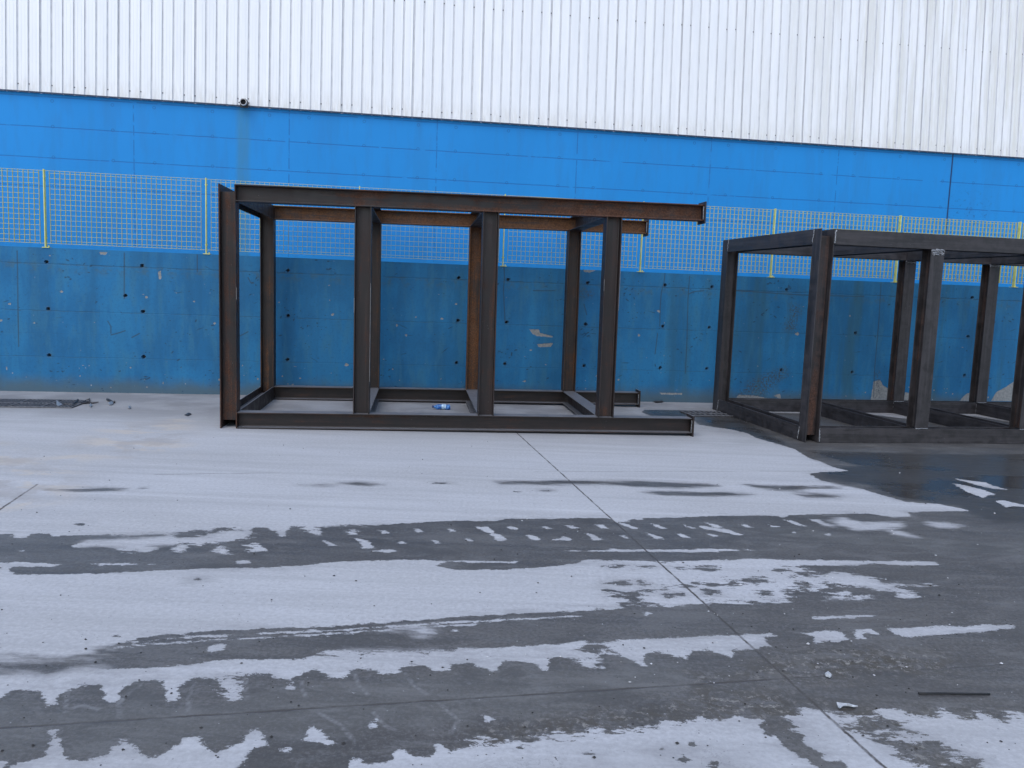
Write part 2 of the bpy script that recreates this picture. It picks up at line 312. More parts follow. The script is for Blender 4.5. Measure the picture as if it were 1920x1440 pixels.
# ------------------------------------------------------------------ yard concrete, dry and wet
JOINTS = [((965, 808), (1700, 1477), .0050, .95), ((-300, 1384), (1480, 1272), .0045, .9), ((1480, 1272), (1590, 1266), .003, .8),
          ((1640, 1262), (2100, 1232), .003, .5), ((70, 908), (-200, 1090), .006, .9), ((290, 889.5), (525, 886.5), .006, .6), ((1000, 884.5), (1600, 883), .005, .5)]
def yard():
    n = NT('yard_concrete'); o = n.obj(); x, y, z = n.xyz(o)
    f = n.attr('wet'); soft = n.attr('soft')
    e1 = n.noise(o, 26, 6, .72, .4, (.55, 1.0, 1)); e2 = n.noise(o, 7, 4, .6, 0, (.6, 1.2, 1)); e3 = n.noise(o, 90, 3, .7)
    ee = n.m('ADD', n.m('MULTIPLY', n.m('SUBTRACT', e1, .5), .085), n.m('MULTIPLY', n.m('SUBTRACT', e2, .5), .04)); ee = n.m('ADD', ee, n.m('MULTIPLY', n.m('SUBTRACT', e3, .5), .03))
    rag = n.ramp(n.m('ADD', n.attr('rag'), n.m('MULTIPLY', n.m('SUBTRACT', e2, .5), .3)), -.10, .06); rn = n.noise(o, 15, 7, .8, .3, (.5, 1.15, 1))
    wild = n.m('MULTIPLY', n.ramp(n.noise(o, 1.1, 4), .52, .66), .10)
    ee = n.m('ADD', ee, n.m('MULTIPLY', n.m('SUBTRACT', rn, .5), n.m('ADD', n.m('MULTIPLY', rag, .42), wild)))
    ff = n.m('ADD', f, ee)
    wet = n.ramp(ff, -.0015, .0035)
    wsoft = n.ramp(n.m('ADD', f, n.m('MULTIPLY', n.m('SUBTRACT', n.noise(o, 9, 6, .7, 0, (.35, 1.3, 1)), .5), .25)), -.05, .05)
    wn2 = n.m('ADD', n.m('MULTIPLY', wet, n.m('SUBTRACT', 1.0, soft)), n.m('MULTIPLY', wsoft, soft)); wet = wn2
    a = n.noise(o, .55, 5, .6, 0, (.5, 1.2, 1)); b = n.noise(o, 3, 6, .65, 0, (.25, 1.6, 1)); c_ = n.noise(o, 140, 3, .7); d_ = n.noise(o, 22, 6, .7)
    dry = n.mix(n.ramp(a, .35, .65), (.420, .425, .435), (.470, .480, .500))
    dry = n.mix(n.m('MULTIPLY', n.ramp(b, .42, .72), .45), dry, (.36, .365, .38))
    dry = n.mix(n.m('MULTIPLY', n.ramp(b, .25, .45, 1, 0), .4), dry, (.53, .54, .56))
    dry = n.mix(n.m('MULTIPLY', n.ramp(d_, .45, .75), .22), dry, (.32, .32, .33))
    k9 = n.noise(o, 45, 6, .75); dry = n.mix(n.m('MULTIPLY', n.ramp(k9, .51, .60), .30), dry, (.30, .30, .31)); dry = n.mix(n.m('MULTIPLY', n.ramp(k9, .49, .40), .30), dry, (.58, .59, .60))
    sc_ = n.noise(o, 2.2, 6, .7, 0, (.06, 3.5, 1)); dry = n.mix(n.m('MULTIPLY', n.ramp(sc_, .50, .64), .38), dry, (.345, .35, .36)); dry = n.mix(n.m('MULTIPLY', n.ramp(sc_, .46, .34), .35), dry, (.56, .57, .59))
    eg = n.ramp(n.attr('edge'), .0, .2); ek = n.noise(o, 13, 7, .75, 1.0)
    dry = n.mix(n.m('MULTIPLY', eg, .34), dry, (.28, .28, .285)); dry = n.mix(n.m('MULTIPLY', eg, n.m('MULTIPLY', n.ramp(n.m('ABSOLUTE', n.m('SUBTRACT', ek, .5)), .012, .0), n.ramp(n.noise(o, 3.1, 3), .5, .6))), dry, (.12, .12, .12))
    dry = n.mix(n.m('MULTIPLY', eg, n.m('MULTIPLY', n.ramp(ek, .62, .70), .6)), dry, (.17, .165, .16))
    wall_shade = n.ramp(y, 7.6, 9.8); dry = n.mix(n.m('MULTIPLY', wall_shade, n.ramp(n.noise(o, 1.6, 5, .6), .35, .6, .55, .95)), dry, (.235, .235, .24))  # greyer towards the wall, partly its soft shade put into the colour
    brn = n.m('MULTIPLY', n.ramp(n.attr('brown'), -.2, .25), n.ramp(n.noise(o, 2.4, 6, .7, .5, (.5, 1, 1)), .48, .58)); dry = n.mix(n.m('MULTIPLY', brn, .55), dry, (.54, .47, .38)); dry = n.mix(n.m('MULTIPLY', n.ramp(n.attr('brown'), -.2, .25), n.m('MULTIPLY', n.ramp(n.noise(o, 1.7, 5, .65), .5, .6), .5)), dry, (.33, .31, .30))
    # fine pits in the trowelled surface
    pit = n.m('MULTIPLY', n.ramp(n.vor(o, 32), .13, .09), n.ramp(n.noise(o, 6, 3), .5, .6)); dry = n.mix(n.m('MULTIPLY', pit, .55), dry, (.16, .16, .17))
    gw = n.noise(o, 60, 5, .75)
    w1 = n.noise(o, 1.7, 6, .65, .3, (.35, 1.3, 1)); w2 = n.noise(o, 12, 7, .75, .2, (.35, 1.2, 1)); w3 = n.noise(o, 4, 5, .7, 0, (.08, 2.6, 1))
    wc = n.mix(n.ramp(w1, .35, .65), (.070, .066, .063), (.100, .096, .091))
    wc = n.mix(n.m('MULTIPLY', n.ramp(w2, .50, .62), .55), wc, (.140, .142, .143))
    wc = n.mix(n.m('MULTIPLY', n.ramp(w3, .50, .60), .5), wc, (.050, .050, .052))
    wc = n.mix(n.m('MULTIPLY', n.ramp(gw, .51, .60), .5), wc, (.15, .152, .155)); wc = n.mix(n.m('MULTIPLY', n.ramp(gw, .49, .40), .5), wc, (.042, .042, .043))
    dry2 = n.m('MULTIPLY', n.ramp(n.attr('pale'), -.03, .06), .40); wc = n.mix(dry2, wc, n.mix(n.ramp(w2, .4, .65), (.100, .101, .096), (.165, .167, .161)))
    arc = n.m('MULTIPLY', n.ramp(n.m('ADD', n.attr('arc'), n.m('MULTIPLY', n.m('SUBTRACT', w2, .5), .05)), .014, .002), n.ramp(w2, .40, .52)); wc = n.mix(n.m('MULTIPLY', arc, .6), wc, (.25, .255, .26))
    gr = n.ramp(n.attr('grime'), -.12, .12); gk = n.noise(o, 11, 7, .75, .6)
    wc = n.mix(n.m('MULTIPLY', gr, n.ramp(gk, .45, .56)), wc, (.060, .052, .040)); wc = n.mix(n.m('MULTIPLY', gr, n.ramp(n.noise(o, 26, 6, .8), .54, .60)), wc, (.25, .24, .22))
    bm_ = n.noise(o, 3.3, 6, .7, .6, (.6, 1.2, 1)); wc = n.mix(n.m('MULTIPLY', n.ramp(bm_, .53, .60), .45), wc, (.048, .047, .047)); wc = n.mix(n.m('MULTIPLY', n.ramp(bm_, .46, .39), .40), wc, (.150, .148, .144))
    pd = n.ramp(n.m('ADD', n.attr('pool'), n.m('MULTIPLY', n.m('SUBTRACT', w1, .5), .35)), -.04, .10); wc = n.mix(n.m('MULTIPLY', pd, .8), wc, (.040, .038, .036))
    wc = n.mix(n.m('MULTIPLY', n.ramp(d_, .6, .72), .2), wc, (.26, .27, .28))
    wc = n.mix(n.m('MULTIPLY', n.ramp(n.vor(o, 45), .11, .07), .7), wc, (.05, .05, .055))
    gsp = n.m('MULTIPLY', n.ramp(n.vor(n.addv(o, (5.5, 2.2, 0)), 17), .055, .035), .6); wc = n.mix(gsp, wc, (.42, .43, .45))
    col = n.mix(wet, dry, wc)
    # a thin darker rim where the water stops
    rim = n.m('MULTIPLY', n.ramp(n.m('ABSOLUTE', ff), .006, .0), n.m('SUBTRACT', 1.0, soft)); col = n.mix(n.m('MULTIPLY', rim, .18), col, (.13, .135, .14))
    hal = n.m('MULTIPLY', n.ramp(n.m('ADD', f, n.m('MULTIPLY', n.m('SUBTRACT', rn, .5), .25)), -.10, .0), n.m('MULTIPLY', n.ramp(n.noise(o, 2.7, 5, .65, 0, (.4, 1.2, 1)), .46, .60), n.m('SUBTRACT', 1.0, wet))); col = n.mix(n.m('MULTIPLY', hal, .38), col, (.21, .21, .215))
    J = 0.0
    for (p, q, w_, s_) in JOINTS:
        A = gnd(*p)[:2]; B = gnd(*q)[:2]; L = np.linalg.norm(B-A); t = (B-A)/L; nn = np.array([-t[1], t[0]])
        wob = n.m('MULTIPLY', n.m('SUBTRACT', n.noise(o, 14, 6, .75), .5), .022)
        dn = n.m('ABSOLUTE', n.m('ADD', n.m('ADD', n.m('MULTIPLY', x, float(nn[0])), n.m('ADD', n.m('MULTIPLY', y, float(nn[1])), float(-(A@nn)))), wob))
        al = n.m('ADD', n.m('MULTIPLY', x, float(t[0])), n.m('ADD', n.m('MULTIPLY', y, float(t[1])), float(-(A@t))))
        mk = n.m('MULTIPLY', n.ramp(al, -.02, .02), n.ramp(al, L-.1, L+.02, 1, 0))
        J = n.m('MAXIMUM', J, n.m('MULTIPLY', n.m('MULTIPLY', n.ramp(dn, w_*.6, w_*1.9, 1, 0), mk), s_))
    J = n.m('MULTIPLY', J, n.ramp(n.noise(o, 5, 5, .7), .4, .55, .5, 1))
    col = n.mix(J, col, (.05, .042, .038))
    rg = n.m('ADD', n.m('MULTIPLY', wet, -.42), .88); rg = n.m('ADD', rg, n.m('MULTIPLY', n.m('SUBTRACT', w2, .5), .35)); rg = n.m('SUBTRACT', rg, n.m('MULTIPLY', n.m('MULTIPLY', pd, wet), n.ramp(n.noise(o, 1.3, 4, .6, 0, (.6, 1.4, 1)), .45, .6, .12, .3))); rg = n.m('MAXIMUM', n.m('ADD', rg, n.m('MULTIPLY', pd, .03)), .18)
    hh = n.m('ADD', n.m('MULTIPLY', c_, .25), n.m('MULTIPLY', d_, .5)); hh = n.m('MULTIPLY', hh, n.m('SUBTRACT', 1.0, n.m('MULTIPLY', n.m('MULTIPLY', pd, wet), .6)))
    hh = n.m('SUBTRACT', hh, n.m('MULTIPLY', J, .8)); n.bump(hh, .35, .006)
    return n.fin(col, rg, 0, .5)
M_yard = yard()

# ================================================================== GROUND
ys = [ -0.4, 1.6]
while ys[-1] < 12.6: ys.append(ys[-1]+max(.007, min(.030, ys[-1]**2/(FPX*EYE)*1.7)))
ys = np.array([-60., -25., -8., -3.]+ys+[13.2, 15, 22, 45, 90.])
xs = np.concatenate([[-90., -45, -20, -12], np.arange(-8.4, 8.6, .017), [12., 20, 45, 90]])
GX, GY = np.meshgrid(xs, ys); P2 = np.stack([GX.ravel(), GY.ravel()], 1); nx, ny = len(xs), len(ys)
wetf = np.full(len(P2), -LIM)
def G(s): return [tuple(gnd(*q)[:2]) for q in pts(s)]
TOP = '-600,1010 -200,998 -60,1000 0,1001 22,1002 25,1008 50,1008 58,1001 75,999 95,1001 97,1006 125,1004 240,1003 325,1001 345,996 370,993 385,998 400,995 410,990 437,990 436,994 468,996 475,990 490,988 502,989 512,995 535,996 545,988 565,986 577,995 598,993 612,985 640,986 700,985 760,981 850,976 930,977 945,973 1050,972 1140,971 1155,979 1180,977 1178,973 1205,975 1205,971 1280,970 1310,968 1430,966 1460,967 1468,971 1480,966 1590,963 1630,963 1665,968 1675,970 1710,968 1700,960 1750,959 1790,958 1815,958 1810,955 1760,945 1700,941 1660,930 1620,918 1580,910 1540,901 1525,893 1518,888 1540,885 1592,883 1560,875 1540,866 1515,858 1490,842 1450,830 1420,822 1400,812 1370,805 1340,801 1310,796 1300,787 1220,780 1203,773 1208,768 1285,769 1500,775 1930,782 2500,800 2600,1480 1300,1900 -900,1900'
stamp(wetf, P2, G(TOP))
DRY = ['-600,1055 -100,1052 0,1055 40,1054 115,1059 95,1061 20,1064 18,1070 30,1077 100,1077 200,1075 300,1070 400,1066 480,1064 560,1061 640,1053 700,1051 760,1049 840,1052 820,1060 850,1068 900,1069 1000,1066 1080,1056 1100,1050 1120,1049 1200,1052 1260,1053 1400,1048 1480,1050 1600,1051 1758,1053 1757,1059 1700,1060 1640,1057 1600,1060 1510,1060 1470,1063 1500,1066 1525,1071 1500,1072 1485,1082 1520,1079 1555,1077 1580,1072 1605,1077 1640,1085 1660,1094 1700,1094 1775,1097 1680,1099 1690,1108 1725,1113 1730,1118 1685,1120 1670,1108 1630,1101 1600,1100 1560,1096 1520,1104 1490,1106 1460,1106 1485,1119 1450,1128 1310,1133 1215,1137 1220,1132 1200,1125 1180,1128 1170,1135 1150,1141 1080,1145 980,1150 840,1158 720,1168 640,1173 500,1179 410,1183 300,1190 250,1200 185,1215 170,1225 120,1236 60,1230 0,1233 -100,1240 -600,1275',
 '-600,1290 -100,1262 0,1262 60,1258 85,1265 130,1252 170,1250 185,1255 225,1256 300,1252 345,1246 440,1236 480,1238 530,1238 570,1235 640,1222 700,1222 740,1220 760,1221 860,1217 900,1216 1000,1210 1100,1205 1090,1210 1088,1218 1105,1225 1120,1230 1128,1222 1140,1215 1142,1208 1130,1202 1180,1200 1280,1195 1380,1190 1440,1188 1458,1193 1430,1193 1445,1212 1430,1213 1415,1216 1370,1219 1372,1231 1350,1226 1330,1218 1295,1218 1287,1235 1277,1229 1268,1230 1255,1226 1240,1222 1215,1223 1203,1230 1212,1248 1200,1246 1187,1238 1170,1230 1150,1226 1132,1224 1120,1232 1122,1250 1100,1250 1085,1240 1065,1233 1045,1231 1030,1235 1028,1255 1018,1256 1005,1245 985,1239 960,1238 940,1239 934,1255 925,1258 905,1252 890,1251 888,1243 865,1243 845,1244 842,1256 815,1258 800,1250 775,1248 755,1253 745,1262 715,1262 695,1256 670,1254 655,1257 648,1268 638,1271 622,1270 610,1261 590,1257 570,1260 555,1268 545,1275 520,1270 500,1263 475,1264 450,1270 445,1285 442,1308 428,1307 420,1290 412,1272 390,1269 365,1271 345,1280 335,1290 334,1314 315,1316 312,1295 305,1280 290,1275 265,1277 240,1284 225,1295 220,1318 200,1318 195,1295 185,1284 150,1284 140,1290 120,1295 108,1308 105,1320 85,1321 80,1305 72,1295 50,1295 35,1293 15,1298 0,1310 -20,1315 -40,1318 -50,1300 -90,1298 -130,1325 -160,1300 -250,1312 -600,1340',
 '1500,1187 1525,1192 1527,1205 1560,1203 1587,1199 1575,1185 1545,1182 1520,1186', '1602,1182 1606,1197 1622,1197 1615,1187 1625,1184 1645,1190 1648,1186 1630,1179 1610,1180',
 '1663,1178 1680,1190 1700,1193 1780,1189 1850,1182 1905,1177 1900,1173 1860,1172 1780,1174 1700,1177', '1525,1161 1590,1158 1640,1156 1645,1153 1590,1154 1525,1157',
 '1553,1123 1570,1113 1590,1107 1600,1115 1640,1121 1600,1124',
 '-600,1450 -100,1425 0,1425 10,1430 12,1437 20,1436 60,1425 80,1417 95,1400 97,1385 93,1370 100,1369 108,1375 115,1395 122,1415 130,1423 150,1426 200,1417 213,1402 222,1388 235,1388 245,1395 260,1413 275,1416 287,1422 310,1412 335,1398 345,1384 370,1380 373,1392 383,1408 400,1411 425,1403 455,1396 460,1380 470,1367 485,1367 495,1380 500,1396 475,1403 462,1413 460,1425 445,1430 443,1445 430,1600 -300,1700',
 '650,1450 655,1440 665,1418 677,1418 680,1432 700,1434 735,1428 745,1407 757,1408 765,1420 810,1416 820,1398 832,1398 845,1411 890,1405 895,1390 905,1388 918,1397 950,1395 970,1380 978,1378 990,1392 1040,1386 1043,1370 1055,1372 1070,1385 1105,1376 1110,1360 1120,1360 1130,1372 1180,1366 1182,1355 1195,1365 1245,1360 1243,1342 1255,1350 1262,1357 1280,1357 1305,1350 1310,1340 1320,1350 1340,1350 1365,1348 1375,1340 1400,1347 1430,1350 1438,1355 1425,1358 1425,1366 1440,1378 1458,1382 1468,1395 1490,1412 1515,1425 1530,1440 1560,1600 640,1700',
 '1470,1345 1485,1341 1497,1341 1497,1331 1535,1330 1555,1337 1592,1340 1592,1346 1575,1350 1590,1362 1620,1376 1648,1378 1638,1388 1665,1400 1690,1415 1710,1415 1700,1425 1725,1440 1780,1600 1650,1600 1600,1445 1575,1425 1550,1428 1545,1415 1515,1400 1507,1390 1515,1388 1500,1375 1480,1370 1495,1362 1485,1352',
 '1650,1332 1695,1330 1700,1342 1730,1342 1765,1344 1768,1330 1785,1338 1800,1346 1835,1347 1832,1335 1850,1342 1880,1350 1905,1341 1920,1343 2250,1345 2500,1700 1950,1700 1860,1450 1835,1425 1800,1420 1775,1422 1782,1412 1780,1400 1745,1388 1720,1387 1705,1388 1715,1378 1700,1368 1680,1355 1655,1350 1630,1345',
 '133,1024 155,1016 230,1010 320,1003 385,1006 405,998 440,991 470,996 478,1004 450,1012 390,1020 330,1021 285,1022 300,1026 280,1034 230,1034 210,1027 180,1025 150,1027',
 '333,1021 343,1021 343,1028 350,1033 333,1033', '402,1032 415,1026 427,1032 425,1037 408,1036', '470,1017 485,1018 500,1033 470,1034 474,1026', '517,995 530,994 540,1005 525,1006', '582,995 590,994 602,1004 590,1002',
 '605,1013 615,1013 630,1023 615,1024', '170,1057 190,1055 260,1057 255,1059 190,1060', '890,987 915,988 925,997 940,1005 953,1013 932,1014 920,1003 905,994',
 '1155,977 1180,984 1199,992 1185,991 1165,984', '1217,981 1228,982 1251,991 1238,991', '668,1010 690,1015 702,1028 680,1028 678,1021 672,1014', '987,1003 1005,1005 1014,1013 997,1013', '1030,1013 1048,1010 1055,1006 1068,1008 1075,1013',
 '1095,999 1110,1001 1131,1012 1113,1014 1108,1007', '1212,999 1225,1002 1243,1009 1232,1010 1222,1006', '1264,999 1275,1000 1296,1008 1280,1008', '1058,1033 1140,1031 1145,1028 1175,1031 1280,1031 1340,1029 1438,1032 1340,1034 1300,1035 1150,1034',
 '700,1050 860,1051 970,1053 965,1056 860,1054', '1280,984 1305,990 1300,991 1285,988', '1320,979 1340,983 1360,990 1340,989', '1311,986 1330,988 1360,992 1396,1003 1380,1003 1345,996 1320,992', '1385,983 1400,984 1412,989 1400,989', '1440,983 1466,988 1450,988',
 '1471,975 1485,976 1512,987 1495,985', '1517,974 1535,974 1562,987 1545,985', '1550,976 1580,972 1620,980 1690,979 1695,988 1680,992 1600,994 1585,987 1565,980', '1737,984 1745,978 1780,979 1802,984 1790,989 1760,989 1750,986', '1665,995 1690,997 1718,1007 1700,1006 1675,1001', '1325,1000 1345,1004 1340,1006',
 '1789,897 1810,900 1850,905 1860,910 1888,918 1860,916 1840,912 1815,905', '1790,907 1810,910 1835,916 1868,927 1850,929 1845,934 1820,925 1805,918', '1865,940 1880,938 1925,948 1990,955 1930,952 1895,948 1888,953 1880,946',
 '210,1216 340,1205 640,1188 800,1176 890,1172 890,1170 800,1174 640,1186 340,1203 210,1213', '250,1204 350,1196 480,1190 640,1182 820,1170 1000,1161 1090,1154 1000,1158 820,1168 640,1180 480,1187 350,1194', '-60,1236 60,1238 150,1232 190,1234 170,1239 60,1243 -60,1243',
 '387,1222 395,1210 425,1206 418,1216 402,1225', '770,1180 800,1178 820,1188 790,1192', '1627,776 1660,774 1700,780 1712,786 1680,783', '1800,776 1840,775 1895,785 1900,792 1850,784',
 '571,1386 580,1372 587,1360 592,1368 606,1371 612,1382 603,1389 585,1388', '607,1392 620,1388 625,1398 612,1398', '695,1355 705,1350 708,1362 696,1365', '908,1345 918,1345 923,1354 912,1353', '540,1161 560,1160 565,1163 545,1164', '527,1403 543,1402 543,1411 528,1410', '658,1296 664,1296 668,1302 660,1303']
def ell(x, y, a, b=None, n=12):
    b = b if b else a*.3
    return ' '.join('%f,%f' % (x+a*math.cos(2*math.pi*k/n)*(1+.25*math.sin(3*k+x)), y+b*math.sin(2*math.pi*k/n)) for k in range(n))
for q in ((657,998,10,3.4),(720,997,9,3),(784,994,9,3),(845,994,9,2.4),(962,990,11,2.6),(1022,989,12,2.4),(1073,988,11,2.4),(1128,987,12,3),(752,1017,9,1.8),(817,1016,9,3),(880,1013,9,2.6),(1173,1007,10,2.4),(40,1033,8,2),(457,1054,15,3.2),(288,1057,8,1.4),(725,1033,22,2.2),
          (1554,1002,8,2),(1489,998,4,1.2),(1216,1152,9,3),(853,1182,5,2),(545,1285,5,6),(1580,1262,2,1)):
    if 980 < q[1] < 1022 and q[0] > 640 and q[2] > 8: DRY.append('%f,%f %f,%f %f,%f %f,%f %f,%f' % (q[0]-q[2], q[1]-q[3], q[0]+1, q[1]-q[3]*1.1, q[0]+q[2]*1.15, q[1]+q[3], q[0]-1, q[1]+q[3]*1.2, q[0]-q[2]*.5, q[1]))
    else: DRY.append(ell(*q))
WET = ['90,918 125,917 200,914 240,916 225,920 160,922 128,922', '565,910 600,908 630,910 600,911', '640,906 670,904 716,909 690,912 670,910', '936,904 980,901 1100,901 1200,902 1280,905 1345,908 1350,911 1300,914 1235,915 1200,913 1135,908 1040,909 990,908 940,908',
 '1205,922 1260,921 1360,923 1410,927 1385,930 1330,931 1250,929', '1400,909 1440,911 1500,910 1580,914 1520,917 1490,920 1440,918 1410,914', '1490,926 1530,926 1580,929 1560,933 1510,933',
 '1132,1105 1145,1104 1160,1110 1175,1105 1200,1105 1203,1118 1205,1128 1218,1135 1170,1135 1180,1125 1170,1121 1150,1122 1145,1113', '328,1004 345,996 370,993 385,998 375,1006 345,1009',
 '1578,1346 1600,1345 1650,1360 1680,1373 1715,1384 1712,1392 1665,1398 1635,1388 1645,1378 1600,1368']
for q in ((265,916,6,1.2),(828,906,16,1.6),(1022,920,12,1.8),(972,922,11,1.4),(150,983,12,2.5),(1166,1094,20,4),(1205,1093,7,3),(1220,1108,9,3),(1258,1115,15,4.5),(1247,1103,10,2.5),(1305,1095,10,3),(1283,1100,12,3),(1336,1112,18,5),(1335,1098,18,5),(1372,1094,15,8),(1415,1089,26,6),(1437,1111,14,5),
          (1155,1061,18,3),(1200,1062,18,3),(1280,1065,15,3),(1330,1066,25,4),(370,1087,9,2.4),(1465,1070,16,4),(1510,1097,12,4),(1545,1090,12,3),(220,1192,6,2),(1298,1395,6,4),(1238,1405,4,2),(1100,1412,5,2),(1340,1436,12,9),(1283,1425,10,8)): WET.append(ell(*q))
for s in DRY: stamp(wetf, P2, G(s), True)
for s in WET: stamp(wetf, P2, G(s))
def field(polys, lim=.4, init=None):
    a = np.full(len(P2), -lim)
    for s in polys: stamp(a, P2, G(s), False, lim)
    return a
softf = np.clip((field(['-600,1180 -100,1215 60,1215 220,1200 230,1230 200,1262 0,1275 -600,1300', '140,1008 300,1000 330,1006 320,1030 150,1030', '1540,965 1830,970 1830,1012 1600,1010 1540,990', '745,1170 830,1170 830,1222 640,1224 640,1212', '900,898 1620,905 1620,936 1100,930 900,912', '60,910 750,900 750,915 60,925'], .2)+.02)/.08, 0, 1)
palef = field(['-600,1440 -100,1420 10,1430 60,1420 90,1395 95,1370 120,1375 130,1420 200,1415 225,1388 260,1410 290,1420 340,1385 375,1388 390,1405 455,1392 465,1368 495,1370 520,1390 560,1392 640,1390 690,1380 700,1345 730,1370 790,1375 840,1360 880,1375 900,1335 990,1360 1100,1330 1180,1300 1300,1290 1290,1240 1200,1232 1120,1258 1030,1240 940,1245 840,1262 750,1265 640,1278 545,1280 450,1300 440,1315 340,1325 310,1320 300,1290 250,1290 220,1325 100,1328 70,1300 -100,1320 -600,1340', '1400,985 1920,1020 1920,1045 1500,1010'], .3)
brownf = field(['-300,840 0,830 130,880 160,910 60,960 -300,960', '200,800 360,780 350,850 60,870'], .5)
grimef = field(['900,1370 1100,1340 1250,1310 1290,1300 1290,1352 1240,1358 1100,1378 900,1405', '1480,1225 1700,1215 1800,1235 1760,1262 1560,1275 1300,1265 1300,1345 1700,1350 1900,1350 1920,1335 1600,1330 1450,1300 1320,1290', '1580,1338 1720,1340 1740,1400 1780,1440 1830,1445 1700,1500 1700,1400'], .4)
poolf = field(['1290,765 1380,775 1500,845 1700,850 1930,850 2500,860 2500,1000 1860,985 1790,950 1690,936 1620,912 1530,896 1530,880 1600,872 1480,838 1320,795', '1210,768 1290,770 1290,783 1215,779'], .4)
edgef = field(['-600,1440 -100,1440 440,1440 440,1600 -300,1600', '660,1425 1240,1370 1420,1370 1520,1440 1500,1600 650,1600'], .5)
ragf = field(['1120,1058 1500,1060 1740,1090 1740,1125 1500,1135 1215,1140 1120,1140', '1085,1195 1150,1195 1150,1255 1085,1255', '1560,1335 1720,1340 1720,1420 1600,1400', '860,1380 1290,1330 1290,1362 870,1412', '210,1000 480,985 480,1038 230,1040', '1640,1330 1930,1335 1930,1365 1650,1365', '1640,1410 1850,1400 1900,1480 1640,1480', '410,1255 470,1255 470,1320 410,1320', '540,930 560,1000 700,1000 700,990', '600,1200 860,1200 860,1232 600,1232'], .25)
arcf = np.full(len(P2), .3)
for s in ('185,1330 150,1322 123,1335 125,1300 135,1285', '225,1345 222,1320 240,1300 262,1285', '353,1335 353,1310 360,1290 368,1280', '462,1310 463,1290 460,1272', '575,1310 566,1290 565,1270', '665,1262 672,1285 690,1302', '760,1262 775,1285 800,1302', '855,1262 880,1282', '595,1335 640,1360 660,1385', '700,1335 720,1360 760,1378', '825,1320 860,1350 845,1375'):
    pl = np.array(G(s)); arcf = np.minimum(arcf, sdline(P2, pl))
me = bpy.data.meshes.new('ground'); V3 = np.zeros((len(P2), 3)); V3[:, :2] = P2
me.vertices.add(len(P2)); me.vertices.foreach_set('co', V3.ravel())
ii = (np.arange(ny-1)[:, None]*nx+np.arange(nx-1)[None, :]).ravel(); quad = np.stack([ii, ii+1, ii+1+nx, ii+nx], 1)
me.loops.add(quad.size); me.loops.foreach_set('vertex_index', quad.ravel().astype(np.int32)); me.polygons.add(len(quad)); me.polygons.foreach_set('loop_start', np.arange(0, quad.size, 4, dtype=np.int32))
me.update(calc_edges=True)
def setattr_(me, name, a): at = me.attributes.new(name, 'FLOAT', 'POINT'); at.data.foreach_set('value', a.astype(np.float32))
for nme, a in (('wet', wetf), ('soft', softf), ('pale', palef), ('brown', brownf), ('grime', grimef), ('pool', poolf), ('edge', edgef), ('arc', arcf), ('rag', ragf)): setattr_(me, nme, a)
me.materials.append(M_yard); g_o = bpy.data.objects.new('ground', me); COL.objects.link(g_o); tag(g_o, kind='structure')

# ================================================================== RETAINING WALL
def wpt(u, v, z): return (math.cos(WA)*u-math.sin(WA)*v, WD+math.sin(WA)*u+math.cos(WA)*v, z)
U0w, U1w = -7.6, 9.2
us = np.concatenate([[-18., -12], np.arange(U0w, U1w, .011), [13., 20.]]); zs = np.linspace(-.05, HW, 170)
AU, AZ = np.meshgrid(us, zs); PW = np.stack([AU.ravel(), AZ.ravel()], 1); nu, nz = len(us), len(zs)
def WPX(s): return np.array([onv(x, y, wl(0), WA) for x, y in pts(s)])
HOLES = WPX('87,491 266,498 90,579 268,584 92,666 269,669 540,507 540,592 539,674 860,521 859,601 856,680 953,524 950,604 947,682 1102,530 1098,608 1095,686 1247,535 1243,612 1238,690 1335,538 1330,614 1325,691 1475,543 1604,624 1465,694 1598,698 1823,558 1815,631 1808,704 235,554')
holef = np.full(len(PW), .2); hdep = np.zeros(len(PW))
for h in HOLES:
    d = np.sqrt(((PW-h)**2).sum(1)); holef = np.minimum(holef, d)
hdep = np.where(holef < .019, .045, 0)
chipf = np.full(len(PW), -.2)
CH = ['992,617 1010,617 1013,624 1036,630 1037,633 1006,630 998,626', '1006,645 1037,643 1033,650 1010,651', '1092,506 1108,503 1118,507 1105,511 1096,510', '184,472 203,473 197,478 188,477',
      '1236,736 1280,737 1278,740 1240,740', '1632,752 1638,715 1650,712 1655,722 1668,730 1672,752', '1694,752 1697,735 1708,738 1708,752', '1798,752 1812,738 1830,735 1832,752', '1858,752 1868,735 1885,726 1900,716 1925,706 1930,752', '1380,747 1385,740 1420,742 1440,747',
      '1448,742 1462,738 1465,748', '296,510 302,506 303,522 298,524']
for x, y, r in ((18,570,4.5),(115,547,4),(65,605,4),(995,656,3.5),(1236,583,5),(1198,628,4),(402,606,4),(618,535,3),(523,567,2.5),(618,563,2.5),(624,590,4),(744,610,4),(762,629,4),(828,598,4),(650,684,5),(483,710,4),(412,711,4),(177,604,3),(275,558,4),(268,552,3),(330,549,3),(364,565,3),(855,570,3),(1160,712,3),(983,715,4),(1610,500,3),(1603,750,4),(1594,592,3),(900,603,3),(1495,626,5),(530,706,3),(2,600,4),(540,720,3),(149,690,2.5),(150,705,3)):
    CH.append(' '.join('%f,%f' % (x+r*.75*math.cos(t)*rng.uniform(.5, 1.4), y+r*.6*math.sin(t)*rng.uniform(.4, 1.4)) for t in np.linspace(0, 6.28, 10)[:-1]))
for s in CH: stamp(chipf, PW, WPX(s), False, .2)
